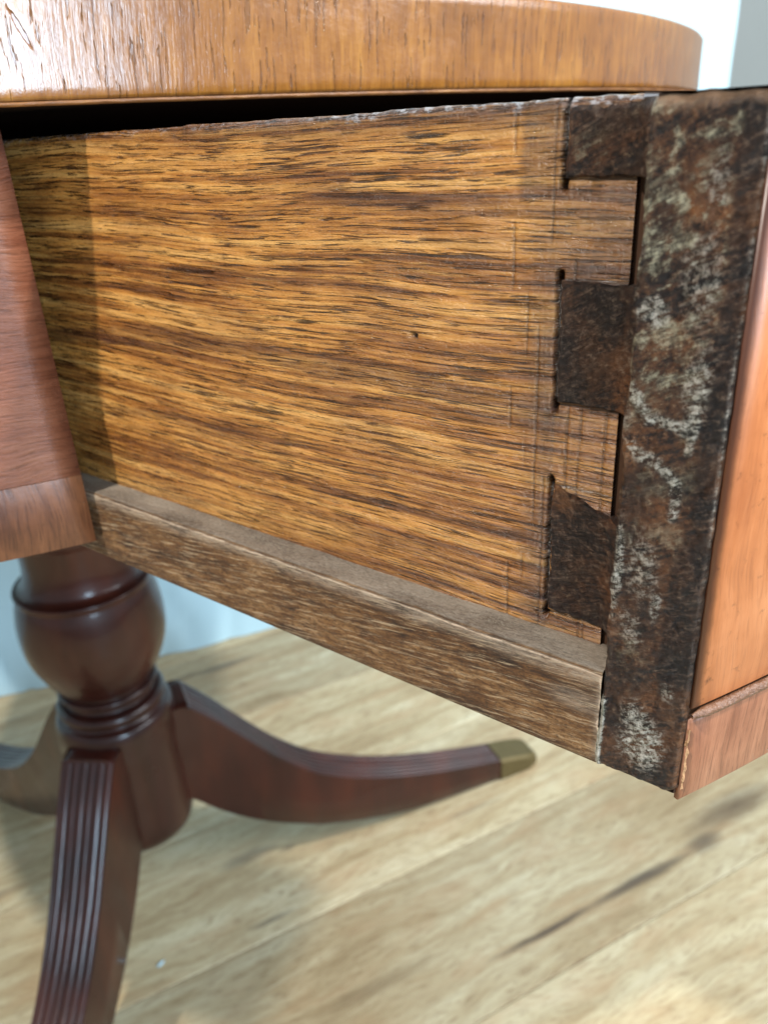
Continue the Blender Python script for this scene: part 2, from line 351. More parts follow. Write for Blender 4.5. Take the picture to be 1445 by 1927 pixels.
class MB:
    """collects vertices, faces, uv (units) and mask colours"""
    def __init__(s): s.v = []; s.f = []; s.uv = []; s.c = []
    def vert(s, p, uv=(0, 0), c=(0, 0, 0)):
        s.v.append(p); s.uv.append(uv); s.c.append(c); return len(s.v) - 1
    def grid(s, nu, nv, fn, close_u=False, flip=False):
        b = len(s.v)
        for i in range(nu):
            for j in range(nv):
                r = fn(i, j); s.vert(r[0], r[1], r[2] if len(r) > 2 else (0, 0, 0))
        for i in range(nu if close_u else nu - 1):
            for j in range(nv - 1):
                a = b + i * nv + j; q = b + ((i + 1) % nu) * nv + j
                f = (a, q, q + 1, a + 1)
                s.f.append(f[::-1] if flip else f)
    def box(s, p0, p1):
        (a0, b0, c0), (a1, b1, c1) = p0, p1
        q = [(a0, b0, c0), (a1, b0, c0), (a1, b1, c0), (a0, b1, c0), (a0, b0, c1), (a1, b0, c1), (a1, b1, c1), (a0, b1, c1)]
        i = [s.vert(P(*x), (x[0] + x[1], x[2])) for x in q]
        for f in ((0, 3, 2, 1), (4, 5, 6, 7), (0, 1, 5, 4), (1, 2, 6, 5), (2, 3, 7, 6), (3, 0, 4, 7)):
            s.f.append(tuple(i[k] for k in f))
    def build(s, name, mat, parent=None, origin=None, smooth=True, bevel=0.0):
        org = origin if origin is not None else BASE
        me = bpy.data.meshes.new(name)
        me.from_pydata([tuple(Vector(p) - org) for p in s.v], [], s.f)
        ul = me.uv_layers.new(name='UVMap'); ca = me.color_attributes.new('mask', 'FLOAT_COLOR', 'POINT')
        li = [0] * len(me.loops); me.loops.foreach_get('vertex_index', li)
        ul.data.foreach_set('uv', [x for k in li for x in s.uv[k]])
        ca.data.foreach_set('color', [x for c in s.c for x in (c[0], c[1], c[2], 1.0)])
        me.polygons.foreach_set('use_smooth', [smooth] * len(me.polygons))
        me.materials.append(mat)
        import bmesh
        bm = bmesh.new(); bm.from_mesh(me); bmesh.ops.recalc_face_normals(bm, faces=bm.faces); bm.to_mesh(me); bm.free()
        o = bpy.data.objects.new(name, me); SC.collection.objects.link(o)
        if parent is not None:
            o.parent = parent
            base = parent.get('_org', None)
            po = Vector(parent['_org']) if base is not None else BASE
            o.location = org - po
        else: o.location = org
        o['_org'] = tuple(org)
        if bevel:
            md = o.modifiers.new('bevel', 'BEVEL'); md.width = bevel; md.segments = 3; md.limit_method = 'ANGLE'; md.angle_limit = radians(35)
        return o

def tag(o, label=None, cat=None, group=None, kind=None):
    if label: o['label'] = label
    if cat: o['category'] = cat
    if group: o['group'] = group
    if kind: o['kind'] = kind
    return o

def empty(name, loc):
    o = bpy.data.objects.new(name, None); SC.collection.objects.link(o); o.location = loc; o['_org'] = tuple(loc); o.empty_display_size = .1
    return o

def nz(x, y, z=0.0): return mnoise.noise(Vector((x, y, z)))
def frange(a, b, st):
    n = max(1, int(round((b - a) / st))); return [a + (b - a) * i / n for i in range(n + 1)]
def sm(a, b, x):
    t = min(1, max(0, (x - a) / (b - a))); return t * t * (3 - 2 * t)
def ell(x, y, cx_, cy_, rx, ry, soft=.5):
    d = sqrt(((x - cx_) / rx) ** 2 + ((y - cy_) / ry) ** 2)
    return 1 - sm(1 - soft, 1 + soft, d)

def arc_wall(mb, ctr, r0, r1, z0, z1, a0, a1, n, rnd=0.0):
    """curved wall between two radii, square section with slightly rounded edges"""
    prof = [(r1, z0), (r1, z1), (r0, z1), (r0, z0)]
    if rnd:
        prof = [(r1 - rnd, z0), (r1 - rnd * .3, z0 + rnd * .3), (r1, z0 + rnd), (r1, z0 + (z1 - z0) * .5), (r1, z1 - rnd), (r1 - rnd * .3, z1 - rnd * .3), (r1 - rnd, z1), (r0, z1), (r0, z0)]
    m = len(prof)
    def fn(i, j):
        a = a0 + (a1 - a0) * i / n; r, z = prof[j % m]
        return P(ctr[0] + r * cos(a), ctr[1] + r * sin(a), z), (a * r1, z)
    full = abs(abs(a1 - a0) - 2 * pi) < 1e-6
    b = len(mb.v)
    mb.grid(n + (0 if full else 1), m + 1, fn, close_u=full)
    if not full:
        for i in (0, n): mb.f.append(tuple(b + i * (m + 1) + j for j in range(m)))

# ================================================================== SETTING
# floor: underlay sheet with every plank its own piece
mb = MB(); FO = P(4, 3, -HZ)
mb.box((-30, -30, -HZ - .6), (40, 40, -HZ - .13))
floor = mb.build('floor', M['gap'], None, FO, smooth=False)
tag(floor, kind='structure')
dv = Vector((cos(PANG), sin(PANG))); nv = Vector((-sin(PANG), cos(PANG)))      # (x, y) = (t, s)
PW, PL = 1.70, 12.2
rnd = random.Random(4)
def plank_mesh():
    m = MB(); g = .0045
    import bmesh
    me = bpy.data.meshes.new('plank'); bm = bmesh.new()
    bmesh.ops.create_cube(bm, size=1)
    for v in bm.verts: v.co = Vector((v.co.x * (PL - 2 * g) * U, v.co.y * (PW - 2 * g) * U, v.co.z * .12 * U))
    bmesh.ops.bevel(bm, geom=[e for e in bm.edges if all(v.co.z > 0 for v in e.verts)], offset=.0008, segments=1, affect='EDGES')
    bm.to_mesh(me); bm.free(); me.materials.append(M['floor']); return me
pm = plank_mesh(); k0 = 0
for r in range(-7, 8):
    shift = rnd.uniform(-PL / 2, PL / 2)
    if -6 <= r <= 5: shift = 6.5 + rnd.uniform(-1.1, 1.1) - PL
    for c in range(-1, 3):
        al = c * PL + shift - 4; ac = 3.70 + PW * .5 + r * PW
        o = bpy.data.objects.new('plank', pm); SC.collection.objects.link(o); o.parent = floor
        wx = (dv * al + nv * ac)
        o.location = Vector((wx.x * U, wx.y * U, -.06 * U)) - FO
        o.location.z = -.06 * U
        o.rotation_euler = (0, 0, PANG)

# grey wall behind the cloth
wn = Vector((-(8.3415 - 10.3928), 7.2474 - 3.8138)).normalized()      # (t, s) normal of the backdrop line
wd = Vector((7.2474 - 3.8138, 8.3415 - 10.3928)).normalized()
A0 = Vector((3.8138, 10.3928))
mb = MB()
def wallpt(u, off, z): q = A0 + wd * u + wn * off; return P(q.y, q.x, z)
mb.grid(2, 2, lambda i, j: (wallpt((-25, 30)[i], 1.6, (-HZ - .1, 22)[j]), (i, j)))
mb.grid(2, 2, lambda i, j: (wallpt((-25, 30)[i], 2.2, (-HZ - .1, 22)[j]), (i, j)))
wall = mb.build('wall', M['wall'], None, wallpt(0, 1.9, -HZ), smooth=False); tag(wall, kind='structure')
# white cloth backdrop hanging to the floor, with soft folds
mb = MB(); NU, NV = 260, 60; UE = 12.2
def cloth(i, j, back=0):
    u = -12 + (UE + 12) * i / (NU - 1); z = -HZ + .01 + (HZ + 8.5) * j / (NV - 1)
    h = (z + HZ) / 16
    o = .16 * nz(u * .55, z * .07, 2) + .07 * nz(u * 1.7 + z * .25, z * .2, 5) + .035 * nz(u * 3.9 - z * .9, z * .8, 9)
    o *= .35 + .65 * min(1, h * 2 + .2)
    crease = abs(nz(u * .8 + z * .5, z * .35, 4)); o += .06 * max(0, .12 - crease) / .12
    return wallpt(u, o - .02 + back, z), (u, z)
mb.grid(NU, NV, lambda i, j: cloth(i, j))
mb.grid(NU, NV, lambda i, j: cloth(i, j, .02), flip=True)
bd = mb.build('cloth_backdrop', M['back'], None, wallpt(0, 0, -HZ))
tag(bd, 'white cloth backdrop hanging to the floor behind the table', 'backdrop')

# ================================================================== TABLE
table = empty('drum_table', BASE)
tag(table, 'round wooden drum table with pulled out drawer on a dark turned pedestal', 'table')

# --- tabletop slab with a cross-banded rim
mb = MB(); n = 256
prof = [(0.02, ZU + .002), (RT - .45, ZU + .002), (RT - .022, ZU), (RT - .008, ZU + .001), (RT - .003, ZU + .004), (RT - .003, ZU + .009), (RT - .02, ZU + .011), (RT - .02, ZT - .03), (RT - .05, ZT), (RT - .5, ZT + .001), (.02, ZT + .001)]
def rimn(a, z): return .0035 * nz(a * 60, z * 20, 1)
mb.grid(n, len(prof), lambda i, j: (P(TC[0] + (prof[j][0] + rimn(2 * pi * i / n, prof[j][1])) * cos(2 * pi * i / n), TC[1] + (prof[j][0]) * sin(2 * pi * i / n), prof[j][1]), (2 * pi * i / n * RT, prof[j][1])), close_u=True)
top = mb.build('tabletop', M['rim_edge'], table)
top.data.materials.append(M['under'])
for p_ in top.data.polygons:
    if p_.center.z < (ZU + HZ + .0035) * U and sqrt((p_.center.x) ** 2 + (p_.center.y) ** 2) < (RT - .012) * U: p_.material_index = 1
mb = MB(); n = 720
rp = [(RT - .019, ZU + .0105), (RT - .004, ZU + .011), (RT - .001, ZU + .015)] + [(RT, ZU + .018 + (ZT - ZU - .032) * k / 10) for k in range(11)] + [(RT - .002, ZT - .009), (RT - .006, ZT - .004), (RT - .014, ZT - .001), (RT - .05, ZT + .0015)]
def rimf(i, j):
    a = 2 * pi * i / n; r, z = rp[j]; r += .0016 * nz(a * 40, z * 12, 3)
    if j < 3: z += .002 * nz(a * 90, 1, 1)
    return P(TC[0] + r * cos(a), TC[1] + r * sin(a), z), (a * RT, z)
mb.grid(n, len(rp), rimf, close_u=True)
mb.build('rim_band', M['rim'], top)

# --- drum apron: curved wall with the drawer opening cut out, cross-band below
def ang_at_t(t, R, c): return pi + math.asin((c[1] - t) / R)       # angle (s=cos, t=sin) on the camera side
aL = ang_at_t(1.000, RD, TC)
aR = 2 * pi - (aL - pi) + 0.0                                      # mirrored far edge of the opening
aR = pi - (aL - pi)
# wall runs from the near edge of the opening round the back to the far edge
mb = MB(); arc_wall(mb, TC, RD - .16, RD, -.748, ZU - .001, aL, aR + 2 * pi, 360, .0015)
apron = mb.build('apron', M['apron'], table, smooth=True)
apron.modifiers.new('ws', 'WEIGHTED_NORMAL')
mb = MB(); arc_wall(mb, TC, RD - .155, RD - .0004, -.940, -.7483, aL, aR + 2 * pi, 360, .0015)
mb.build('cross_band', M['aband'], apron)
mb = MB(); arc_wall(mb, TC, .05, 3.85, -1.055, -1.02, 0, 2 * pi, 96)
mb.build('bottom_board', M['inner'], table, smooth=False)
for tt in (1.0 - .32, 2 * TC[1] - 1.0 + .12):                       # guides either side of the opening
    mb = MB(); mb.box((1.95, tt, -.93), (8.6, tt + .2, .07))
    mb.build('drawer_guide', M['inner'], table, smooth=False)

# --- drawer
CF = (.242 + sqrt(RD ** 2 - (TC[1] - 1.021) ** 2), TC[1])
TN, TF = 1.021, 2 * TC[1] - 1.021
mb = MB()
mb.box((.44, TF - .12, -.80), (4.6, TF - .068, .028))               # far side
mb.box((4.55, 1.12, -.80), (4.62, TF - .13, .0))                    # back
mb.box((.42, 1.16, -.79), (4.56, TF - .125, -.74))                  # bottom
mb.box((.372, 1.10, -.99), (.46, 1.155, .012))                      # core behind the joint
drawer = mb.build('drawer', M['inner'], table, smooth=False)
tag(drawer, 'drawer pulled out with its dovetailed side showing')

# near side board: dense relief grid
PT = 1.089
pins = [(.022, -.072, .417), (-.208, -.392, .410), (-.530, -.768, .405)]    # (top, bottom, front edge)
PE = .514
def line_d(x, y, pts):
    best = 9
    for (x0, y0), (x1, y1) in zip(pts, pts[1:]):
        dx, dy = x1 - x0, y1 - y0; tt = max(0, min(1, ((x - x0) * dx + (y - y0) * dy) / (dx * dx + dy * dy)))
        best = min(best, sqrt((x - x0 - tt * dx) ** 2 + (y - y0 - tt * dy) ** 2))
    return best
bands = [([(1.9, -.42), (1.47, -.375), (1.2, -.385), (.975, -.392), (.8, -.40), (.653, -.406), (.518, -.424)], .012, .020, 1.0),
         ([(1.05, -.085), (.93, -.098), (.78, -.105), (.617, -.110), (.45, -.118)], .006, .010, .9),
         ([(1.35, -.215), (1.1, -.235), (.9, -.24), (.7, -.248)], .005, .009, .6),
         ([(1.8, -.60), (1.5, -.575), (1.2, -.585), (1.0, -.60)], .006, .009, .65),
         ([(1.0, -.47), (.8, -.50), (.6, -.52)], .004, .007, .5),
         ([(1.3, -.70), (1.0, -.715), (.7, -.735), (.5, -.74)], .006, .012, .6),
         ([(1.7, -.12), (1.45, -.125), (1.2, -.135), (1.0, -.13)], .004, .010, .45)]
def panel_pt(s, z):
    w = .012 * nz(s * 5, z * 9, 3) + .005 * nz(s * 22, z * 60, 5)
    R = 0
    for pts, a, b, k in bands:
        d = line_d(s, z + w, pts)
        wd_ = a * (1 + .6 * nz(s * 3, z * 2, 7))
        e = min(1, max(0, (pts[0][0] - s) / .12)) * min(1, max(0, (s - pts[-1][0]) / .12)) if len(pts) < 7 else 1
        R = max(R, k * (1 - sm(wd_, wd_ + b, d)) * e)
    # stain: vertical zone next to the joint, ragged along its inner limit; darker at top edge
    lim = .585 + .012 * nz(z * 9, 1) + .01 * nz(z * 40, 2)
    G = .85 * (1 - sm(lim - .012, lim + .006, s)) * (.9 if z > -.10 else 0)
    G = max(G, (.80 + .2 * nz(s * 20, z * 20)) * (1 - sm(.525, .60 + .03 * nz(z * 14, 4), s)) * (.92 + .5 * nz(s * 3, z * 8, 1)) * (1 if (z > -.22 or s > PE) else .62))
    G = max(G, .75 * (1 - sm(.006, .05, (.028 - z) + .012 * nz(s * 9, 1))) * (1 if s < 1.3 else .6))
    G = max(G, .35 * sm(-.72, -.80, z) * (.6 + nz(s * 6, 2)))
    B = .75 * (1 - sm(.0, .016, .030 - z)) * (.6 + .9 * nz(s * 14, 3))
    dep = 0
    # saw kerfs at the pins, with overcuts
    for (zt, zb, se) in pins:
        if zb - .012 < z < zt + .012:
            k = 1 - sm(.0025, .0050, abs(s - PE - .003 + .0012 * nz(z * 60, 6)))
            B = max(B, k); dep = max(dep, .010 * k)
        for zz in (zt, zb):
            k = ell(s, z, PE + .002, zz + (.006 if zz == zt else -.006), .0055, .009, .25)
            if zz < .01: B = max(B, k); dep = max(dep, .03 * k)
            if se - .01 < s < PE and zz < .01:
                k = .75 * (1 - sm(.001, .004, abs(z - zz - .002 * nz(s * 40, 2))))
                B = max(B, k); dep = max(dep, .004 * k)
    k = ell(s, z, .779, -.314, .006, .005, .4); B = max(B, k); dep = max(dep, .01 * k)
    # shade-free scribe lines near the tails
    for ls in (.531, .547, .566, .592, .431, .447, .455, .472, .493):
        k = .55 * (1 - sm(.0006, .0024, abs(s - ls + .0015 * nz(z * 7, ls * 50)))) * sm(.0, .10, nz(z * 6, ls * 30))
        B = max(B, k); dep = max(dep, .003 * k)
    return R, max(0, min(1, G)), max(0, min(1, B)), dep
ss = frange(.4135, .60, .0024) + frange(.607, 1.96, .009)
zs = frange(-.808, .018, .0036) + [.0215, .0245, .0265, .0275]
mb = MB()
topv = len(zs)
def pfn(i, j):
    s, z = ss[i], zs[j]; R, G, B, dep = panel_pt(s, z)
    out = 0.0022 * nz(s * 10, z * 45, 1) + .0010 * nz(s * 30, z * 150, 2)
    edge = 0
    zz = z
    if z > .012:
        q = (z - .012) / .0155; edge = .012 * (1 - sqrt(max(0, 1 - q * q)))
        zz = z + .004 * nz(s * 6, 2) * q + .003 * nz(s * 40, 4) * q
    return P(s, PT + dep + edge + out, zz), (s, z), (R, G, B)
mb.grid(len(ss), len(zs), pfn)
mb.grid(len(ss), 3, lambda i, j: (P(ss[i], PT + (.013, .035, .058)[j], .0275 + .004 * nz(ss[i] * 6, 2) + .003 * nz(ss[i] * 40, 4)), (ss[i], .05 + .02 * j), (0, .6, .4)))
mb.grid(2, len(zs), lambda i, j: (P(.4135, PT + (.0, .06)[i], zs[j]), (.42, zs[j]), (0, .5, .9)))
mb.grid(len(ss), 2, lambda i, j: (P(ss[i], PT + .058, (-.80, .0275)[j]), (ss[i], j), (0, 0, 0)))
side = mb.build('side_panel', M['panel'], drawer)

# dovetail pins of the front board seen in the side
for (zt, zb, se) in pins:
    mb = MB(); a_, b_ = frange(.375, PE - .001, .0035), frange(zb + .002, min(zt, .0245), .0035)
    def pinf(i, j, a_=a_, b_=b_, zt=zt, zb=zb, se=se):
        s, z = a_[i], b_[j]
        o = -.004 + .003 * nz(s * 60, z * 30, 8) + .002 * nz(s * 25, z * 90, 3)
        q = min(s - a_[0] + 1, a_[-1] - s, z - b_[0], b_[-1] - z if zt < .01 else 1)
        o += .004 * (1 - sm(0, .002, q)) - .022 * (1 - sm(.385, .42, s)) 
        zz = z
        s2 = s + .0035 * sm(PE - .03, PE, s) * nz(z * 28, 3, zt) + .002 * sm(PE - .02, PE, s) * nz(z * 110, 5)
        if zt < .01: zz += .0035 * sm(b_[-1] - .02, b_[-1], z) * nz(s * 45, 6, zt)
        zz += .004 * sm(b_[0] + .02, b_[0], z) * nz(s * 40, 9, zt)
        if zt > .01:
            o += .012 * (1 - sm(0, .02, .0245 - z)) ** 2
        if zb < -.7:      # lowest pin: its top corner towards the front is broken away
            cut = max(0, min(1, (.505 - s) / .10)); zz = zz - cut * .036 * sm(b_[0], b_[-1], z)
        r2 = .35 * sm(0, .2, nz(s * 30, z * 12, 2)); 
        g2 = .05 + (.55 * ell(s, z, .48, -.05, .03, .035) if zt > .01 else 0)
        return P(s2, PT + o, zz), (s, z), (r2 * .2, g2, (1.0 if zt < .01 else (.25 + .75 * sm(-.035, -.01, z))) * (.25 + .75 * sm(.408, .436, s)) * (.8 + .5 * nz(s * 14, z * 10, 6)) + .12)
    mb.grid(len(a_), len(b_), pinf)
    NA, NB = len(a_), len(b_)
    # rim of the pin running back into the board
    for (fixi, rng) in ((None, 0), (None, NB - 1)):
        b0 = len(mb.v)
        for i in range(NA):
            p = Vector(mb.v[i * NB + rng]); mb.vert(p, mb.uv[i * NB + rng], (0, 0, 1)); mb.vert(p + Vector((.045 * U, 0, 0)), mb.uv[i * NB + rng], (0, 0, 1))
        for i in range(NA - 1): mb.f.append((b0 + 2 * i, b0 + 2 * i + 2, b0 + 2 * i + 3, b0 + 2 * i + 1))
    pin = mb.build('dovetail_pin', M['end'], drawer)

# front board: dark end face in relief + curved body
mb = MB()
def front_arc(mb, r0, r1, z0, z1, t0, t1, n, rnd_=0.0):
    a0 = ang_at_t(t0, r1, CF); a1 = ang_at_t(t1, r1, CF); arc_wall(mb, CF, r0, r1, z0, z1, a0, a1, n, rnd_)
n = 80
def bodyf(i, j):
    t = 1.030 + (TF - 1.030) * i / n
    so = CF[0] - sqrt((RD - .010) ** 2 - (t - CF[1]) ** 2)
    si = so + .125
    return P(*[(so, t, -1.0), (so, t, .024), (si, t, .024), (si, t, -1.0)][j % 4]), (t, (-1, .02, .1, -1.1)[j % 4])
mb.grid(n + 1, 5, bodyf)
front = mb.build('drawer_front', M['inner'], drawer, smooth=False)

# end-grain face
e_s = frange(.2435, .3795, .0022); e_z = frange(-1.001, .010, .0032) + [.0135, .0165, .019, .0205, .0215]
def endmask(s, z):
    R = G = B = 0
    w = .01 * nz(s * 30, z * 14, 1); s_, z_ = s + w, z + .016 * nz(s * 18, z * 18, 4)
    G = (.25 + .70 * sm(-.42, -.16, z_)) * sm(-.60, -.45, z_) * sm(.264, .278, s_) + .35 * sm(-.60, -.56, z_) * (1 - sm(-.55, -.50, z_)) 
    G = max(G, .9 * ell(s_, z_, .355, -.205, .018, .035), .85 * ell(s_, z_, .330, -.30, .05, .03))
    G = max(G, .6 * ell(s_, z_, .34, -.76, .03, .05), .7 * (1 - sm(.004, .02, .0215 - z)))
    # pale scuffs
    R = max(R, .9 * (1 - sm(.004, .012, line_d(s_, z_, [(.370, -.335), (.345, -.365), (.300, -.385), (.285, -.36), (.290, -.40)]))))
    R = max(R, .8 * (1 - sm(.004, .014, line_d(s_, z_, [(.368, -.40), (.335, -.425), (.300, -.46), (.298, -.50)]))))
    R = max(R, .8 * ell(s_, z_, .352, -.228, .020, .018, .4), .75 * ell(s_, z_, .285, -.315, .014, .05, .6))
    R = max(R, .85 * ell(s_, z_, .372, -.62, .010, .085, .4) , .6 * ell(s_, z_, .335, -.60, .022, .05, .5), .7 * ell(s_, z_, .31, -.65, .008, .03))
    R = max(R, .55 * ell(s_, z_, .343, -.71, .02, .03), 1.0 * ell(s_, z_, .306, -.915, .036, .050, .5), .9 * ell(s_, z_, .322, -.868, .022, .03, .5))
    R = max(R, .7 * ell(s_, z_, .275, -.80, .008, .02), .5 * ell(s_, z_, .29, -.07, .012, .03), .5 * ell(s_, z_, .30, -.18, .02, .05))
    # white joint line by the runner and pale glue line along the veneer
    jt = (1 - sm(.004, .012, .3795 - s + .004 * nz(z * 50, 8))); R = max(R, jt * sm(-.845, -.865, z) * 2.4, jt * .35 * (.4 + nz(z * 9, 3)) )
    R = max(R, (1 - sm(.0006, .0024, abs(s - .2462))) * .55 * sm(-.80, -.40, z))
    # dark varnish band beside the veneer, widening at the foot
    lim = .270 + .004 * nz(z * 11, 5) + .020 * sm(-.50, -.62, z) + .016 * sm(-.78, -.86, z) * 0
    B = .95 * (1 - sm(lim - .003, lim + .008, s_)) * sm(.243, .252, s)
    B = max(B, .75 * ell(s_, z_, .33, -.97, .08, .03), .55 * ell(s_, z_, .27, -.90, .03, .12), .5 * ell(s_, z_, .34, -.80, .05, .05))
    B = max(B, .5 * ell(s_, z_, .36, -.50, .02, .05), .4 * sm(-.50, -.60, z_), .45 * ell(s_, z_, .33, -.12, .03, .016), .6 * ell(s_, z_, .345, -.075, .03, .014))
    B *= (1 - .9 * min(1, R)); G *= (1 - .7 * B)
    cl = lambda x: max(0, min(1, x))
    if s > .371 and z < -.85: return max(0, min(2.2, R)), cl(G), 0
    return cl(R), cl(G), cl(B)
mb = MB()
def endf(i, j):
    s, z = e_s[i], e_z[j]; R, G, B = endmask(s, z)
    o = .006 * nz(s * 26, z * 14, 1) + .003 * nz(s * 80 + z * 30, z * 80, 2) - .002 * R
    q = e_s[-1] - s; o += .010 * (1 - sm(0, .007, q)) * (.7 + nz(z * 12, 3))
    q = s - e_s[0]; o += .006 * (1 - sm(0, .006, q)) 
    q = z + 1.001; o += .010 * (1 - sm(0, .010, q))
    zz, s2 = z, s
    if z > .0: qq = (z / .0215); o += .018 * (1 - sqrt(max(0, 1 - qq * qq * .98))); zz = z + .005 * nz(s * 30, 5) * qq
    if i == len(e_s) - 1 or i == len(e_s) - 2: s2 += .004 * nz(z * 16, 2) + .002 * nz(z * 70, 7)
    if i == 0: s2 += .0015 * nz(z * 40, 9)
    if z < -.985 and s < .262: zz += .010 * sm(.262, .2435, s)
    return P(s2, TN + o, zz), (s, z), (R, G, B)
mb.grid(len(e_s), len(e_z), endf)
NE, NZ_ = len(e_s), len(e_z)
def skirt(idx, dvec, col):
    b0 = len(mb.v)
    for k in idx:
        mb.vert(Vector(mb.v[k]), mb.uv[k], mb.c[k]); mb.vert(Vector(mb.v[k]) + dvec, (mb.uv[k][0] + .05, mb.uv[k][1]), col)
    for k in range(len(idx) - 1): mb.f.append((b0 + 2 * k, b0 + 2 * k + 2, b0 + 2 * k + 3, b0 + 2 * k + 1))
skirt([(NE - 1) * NZ_ + j for j in range(NZ_)], Vector((.08 * U, 0, 0)), (.2, 0, .7))
skirt([0 * NZ_ + j for j in range(NZ_)], Vector((.012 * U, 0, 0)), (0, 0, .8))
skirt([i * NZ_ for i in range(NE)], Vector((.06 * U, 0, 0)), (0, 0, .8))
skirt([i * NZ_ + NZ_ - 1 for i in range(NE)], Vector((.06 * U, 0, 0)), (.2, .6, .1))
mb.build('end_face', M['end'], drawer)

# curved veneer, bead and cross-band on the drawer front
mb = MB(); front_arc(mb, RD - .012, RD + .0005, -.822, .022, 1.0285, TF, 90, .003)
mb.build('front_veneer', M['front'], drawer)
mb = MB(); front_arc(mb, RD - .012, RD - .001, -1.012, -.846, 1.0300, TF, 90, .006)
band = mb.build('front_cross_band', M['fband'], drawer)
mb = MB(); n = 160
aa0, aa1 = ang_at_t(1.028, RD, CF), ang_at_t(TF, RD, CF)
def beadf(i, j):
    a = aa0 + (aa1 - aa0) * i / n; q = 2 * pi * j / 10; k = min(1, .35 + i / 1.5) if i < 2 else 1
    r = .0085 * k; w = 1 + .1 * nz(a * 200, q)
    return P(CF[0] + (RD + .002 + r * w * cos(q)) * cos(a), CF[1] + (RD + .002 + r * w * cos(q)) * sin(a), -.834 + r * 1.1 * sin(q)), (a * RD, q)
mb.grid(n + 1, 11, beadf)
mb.build('bead_moulding', M['bead'], drawer)
# chipped pale corner of the cross-band
mb = MB(); cz_ = frange(-.985, -.862, .0022)
def chipf(i, j):
    z = cz_[i]; wdt = .0060 * (.35 + .65 * sm(-.86, -.96, z)) + .0045 * nz(z * 60, 1)
    t = 1.0285 + wdt * j / 4
    so = CF[0] - sqrt(RD ** 2 - (t - CF[1]) ** 2) - .0012 * (1 - abs(j - 2) / 2) - .0012 * nz(z * 150, j) + (.004 if j == 4 else 0)
    return P(so, t, z), (t, z)
mb.grid(len(cz_), 5, chipf)
mb.build('chipped_corner', M['chip'], band)
# runner strip under the side board, dusty ledge on top
mb = MB(); st_s = frange(.380, 2.2, .009); prof = [(-.998, .06), (-1.000, .010), (-.997, .002)] + [(-.99 + .176 * k / 40, 0.0) for k in range(41)] + [(-.8095, .001), (-.8065, .004), (-.8055, .010), (-.8055, .03), (-.8055, .05), (-.8055, .075)]
def stripf(i, j):
    s = st_s[i]; z, o = prof[j]
    face = 3 <= j < 44
    if face: o += .0035 * nz(s * 9, z * 40, 3) + .0022 * nz(s * 35, z * 120, 5)
    if j >= 44: z += .0018 * nz(s * 12, o * 40, 2)
    if j in (43, 44, 45): o += .0015 * nz(s * 30, 2)
    R = .85 * (1 - sm(-.0, .03, abs(z + .818 + .004 * nz(s * 5, 1)))) if face else 0
    if face: R = max(R, (1 - sm(.0035, .010, abs(z + .8125))) * (.99 + .15 * nz(s * 14, 5)))  # highlight along the ledge edge painted in as a pale line
    R = max(R, .5 * ell(s, z, .42, -.88, .05, .02), (1 - sm(.383, .392, s + .004 * nz(z * 60, 2))) * (1.0 + .4 * nz(z * 40, 7))) if face else R
    G = 1 if j >= 45 else 0
    B = .55 * (1 - sm(0, .03, z + 1.0)) * max(0, .5 + nz(s * 8, 4)) if face else 0
    return P(s, TN + o, z), (s, z + (o if j >= 44 else 0)), (R, G, B)
mb.grid(len(st_s), len(prof), stripf)
mb.build('runner_strip', M['strip'], drawer)
# crumbs of dust lying on the ledge
mb = MB(); rr = random.Random(3)
for k in range(3800):
    s = rr.uniform(.42, 1.9); t = TN + rr.uniform(.028, .066) + (.0 if rr.random() < .7 else rr.uniform(-.018, 0)); r = rr.uniform(.0004, .0011)
    q = [(r, 0, 0), (-r, 0, 0), (0, r, 0), (0, -r, 0), (0, 0, r * .8)]
    i0 = [mb.vert(P(s + a * rr.uniform(.6, 1.4), t + b * rr.uniform(.6, 1.4), -.8052 + c)) for a, b, c in q]
    for f in ((0, 2, 4), (2, 1, 4), (1, 3, 4), (3, 0, 4)): mb.f.append(tuple(i0[x] for x in f))
du = mb.build('dust', mat_simple('grey_dust', lin(160, 150, 134), .9, .2, 0, .2, 400, .2), drawer); du['kind'] = 'stuff'

# --- turned column
def cr(pts, n=8):
    out = []
    for i in range(len(pts) - 1):
        p0 = pts[max(0, i - 1)]; p1 = pts[i]; p2 = pts[i + 1]; p3 = pts[min(len(pts) - 1, i + 2)]
        for k in range(n):
            t = k / n
            out.append(tuple(.5 * (2 * b + (c - a) * t + (2 * a - 5 * b + 4 * c - d) * t * t + (3 * b - a - 3 * c + d) * t ** 3) for a, b, c, d in zip(p0, p1, p2, p3)))
    out.append(pts[-1]); return out
segs = [[(.75, -1.056), (.75, -1.25), (.60, -1.32)], [(.60, -1.32), (.42, -1.6), (.36, -2.0), (.37, -2.4), (.395, -2.62)],
        [(.395, -2.62), (.455, -2.65), (.47, -2.70), (.455, -2.75), (.435, -2.76)], [(.435, -2.76), (.422, -2.90), (.425, -3.03), (.455, -3.16), (.50, -3.205)],
        [(.50, -3.205), (.532, -3.212), (.540, -3.235), (.528, -3.258)], [(.522, -3.258), (.552, -3.36), (.578, -3.52), (.580, -3.70), (.548, -3.88), (.475, -4.06), (.40, -4.19)],
        [(.40, -4.19), (.375, -4.205), (.375, -4.235)], [(.375, -4.235), (.405, -4.24), (.418, -4.262), (.405, -4.285), (.375, -4.30)],
        [(.375, -4.30), (.36, -4.33), (.37, -4.37)], [(.37, -4.37), (.43, -4.38), (.455, -4.43), (.43, -4.475)], [(.43, -4.475), (.425, -4.49), (.44, -4.51)],
        [(.44, -4.51), (.475, -4.54), (.50, -4.62), (.505, -4.72)], [(.505, -4.72), (.507, -4.76), (.51, -4.80)]]
prof = []
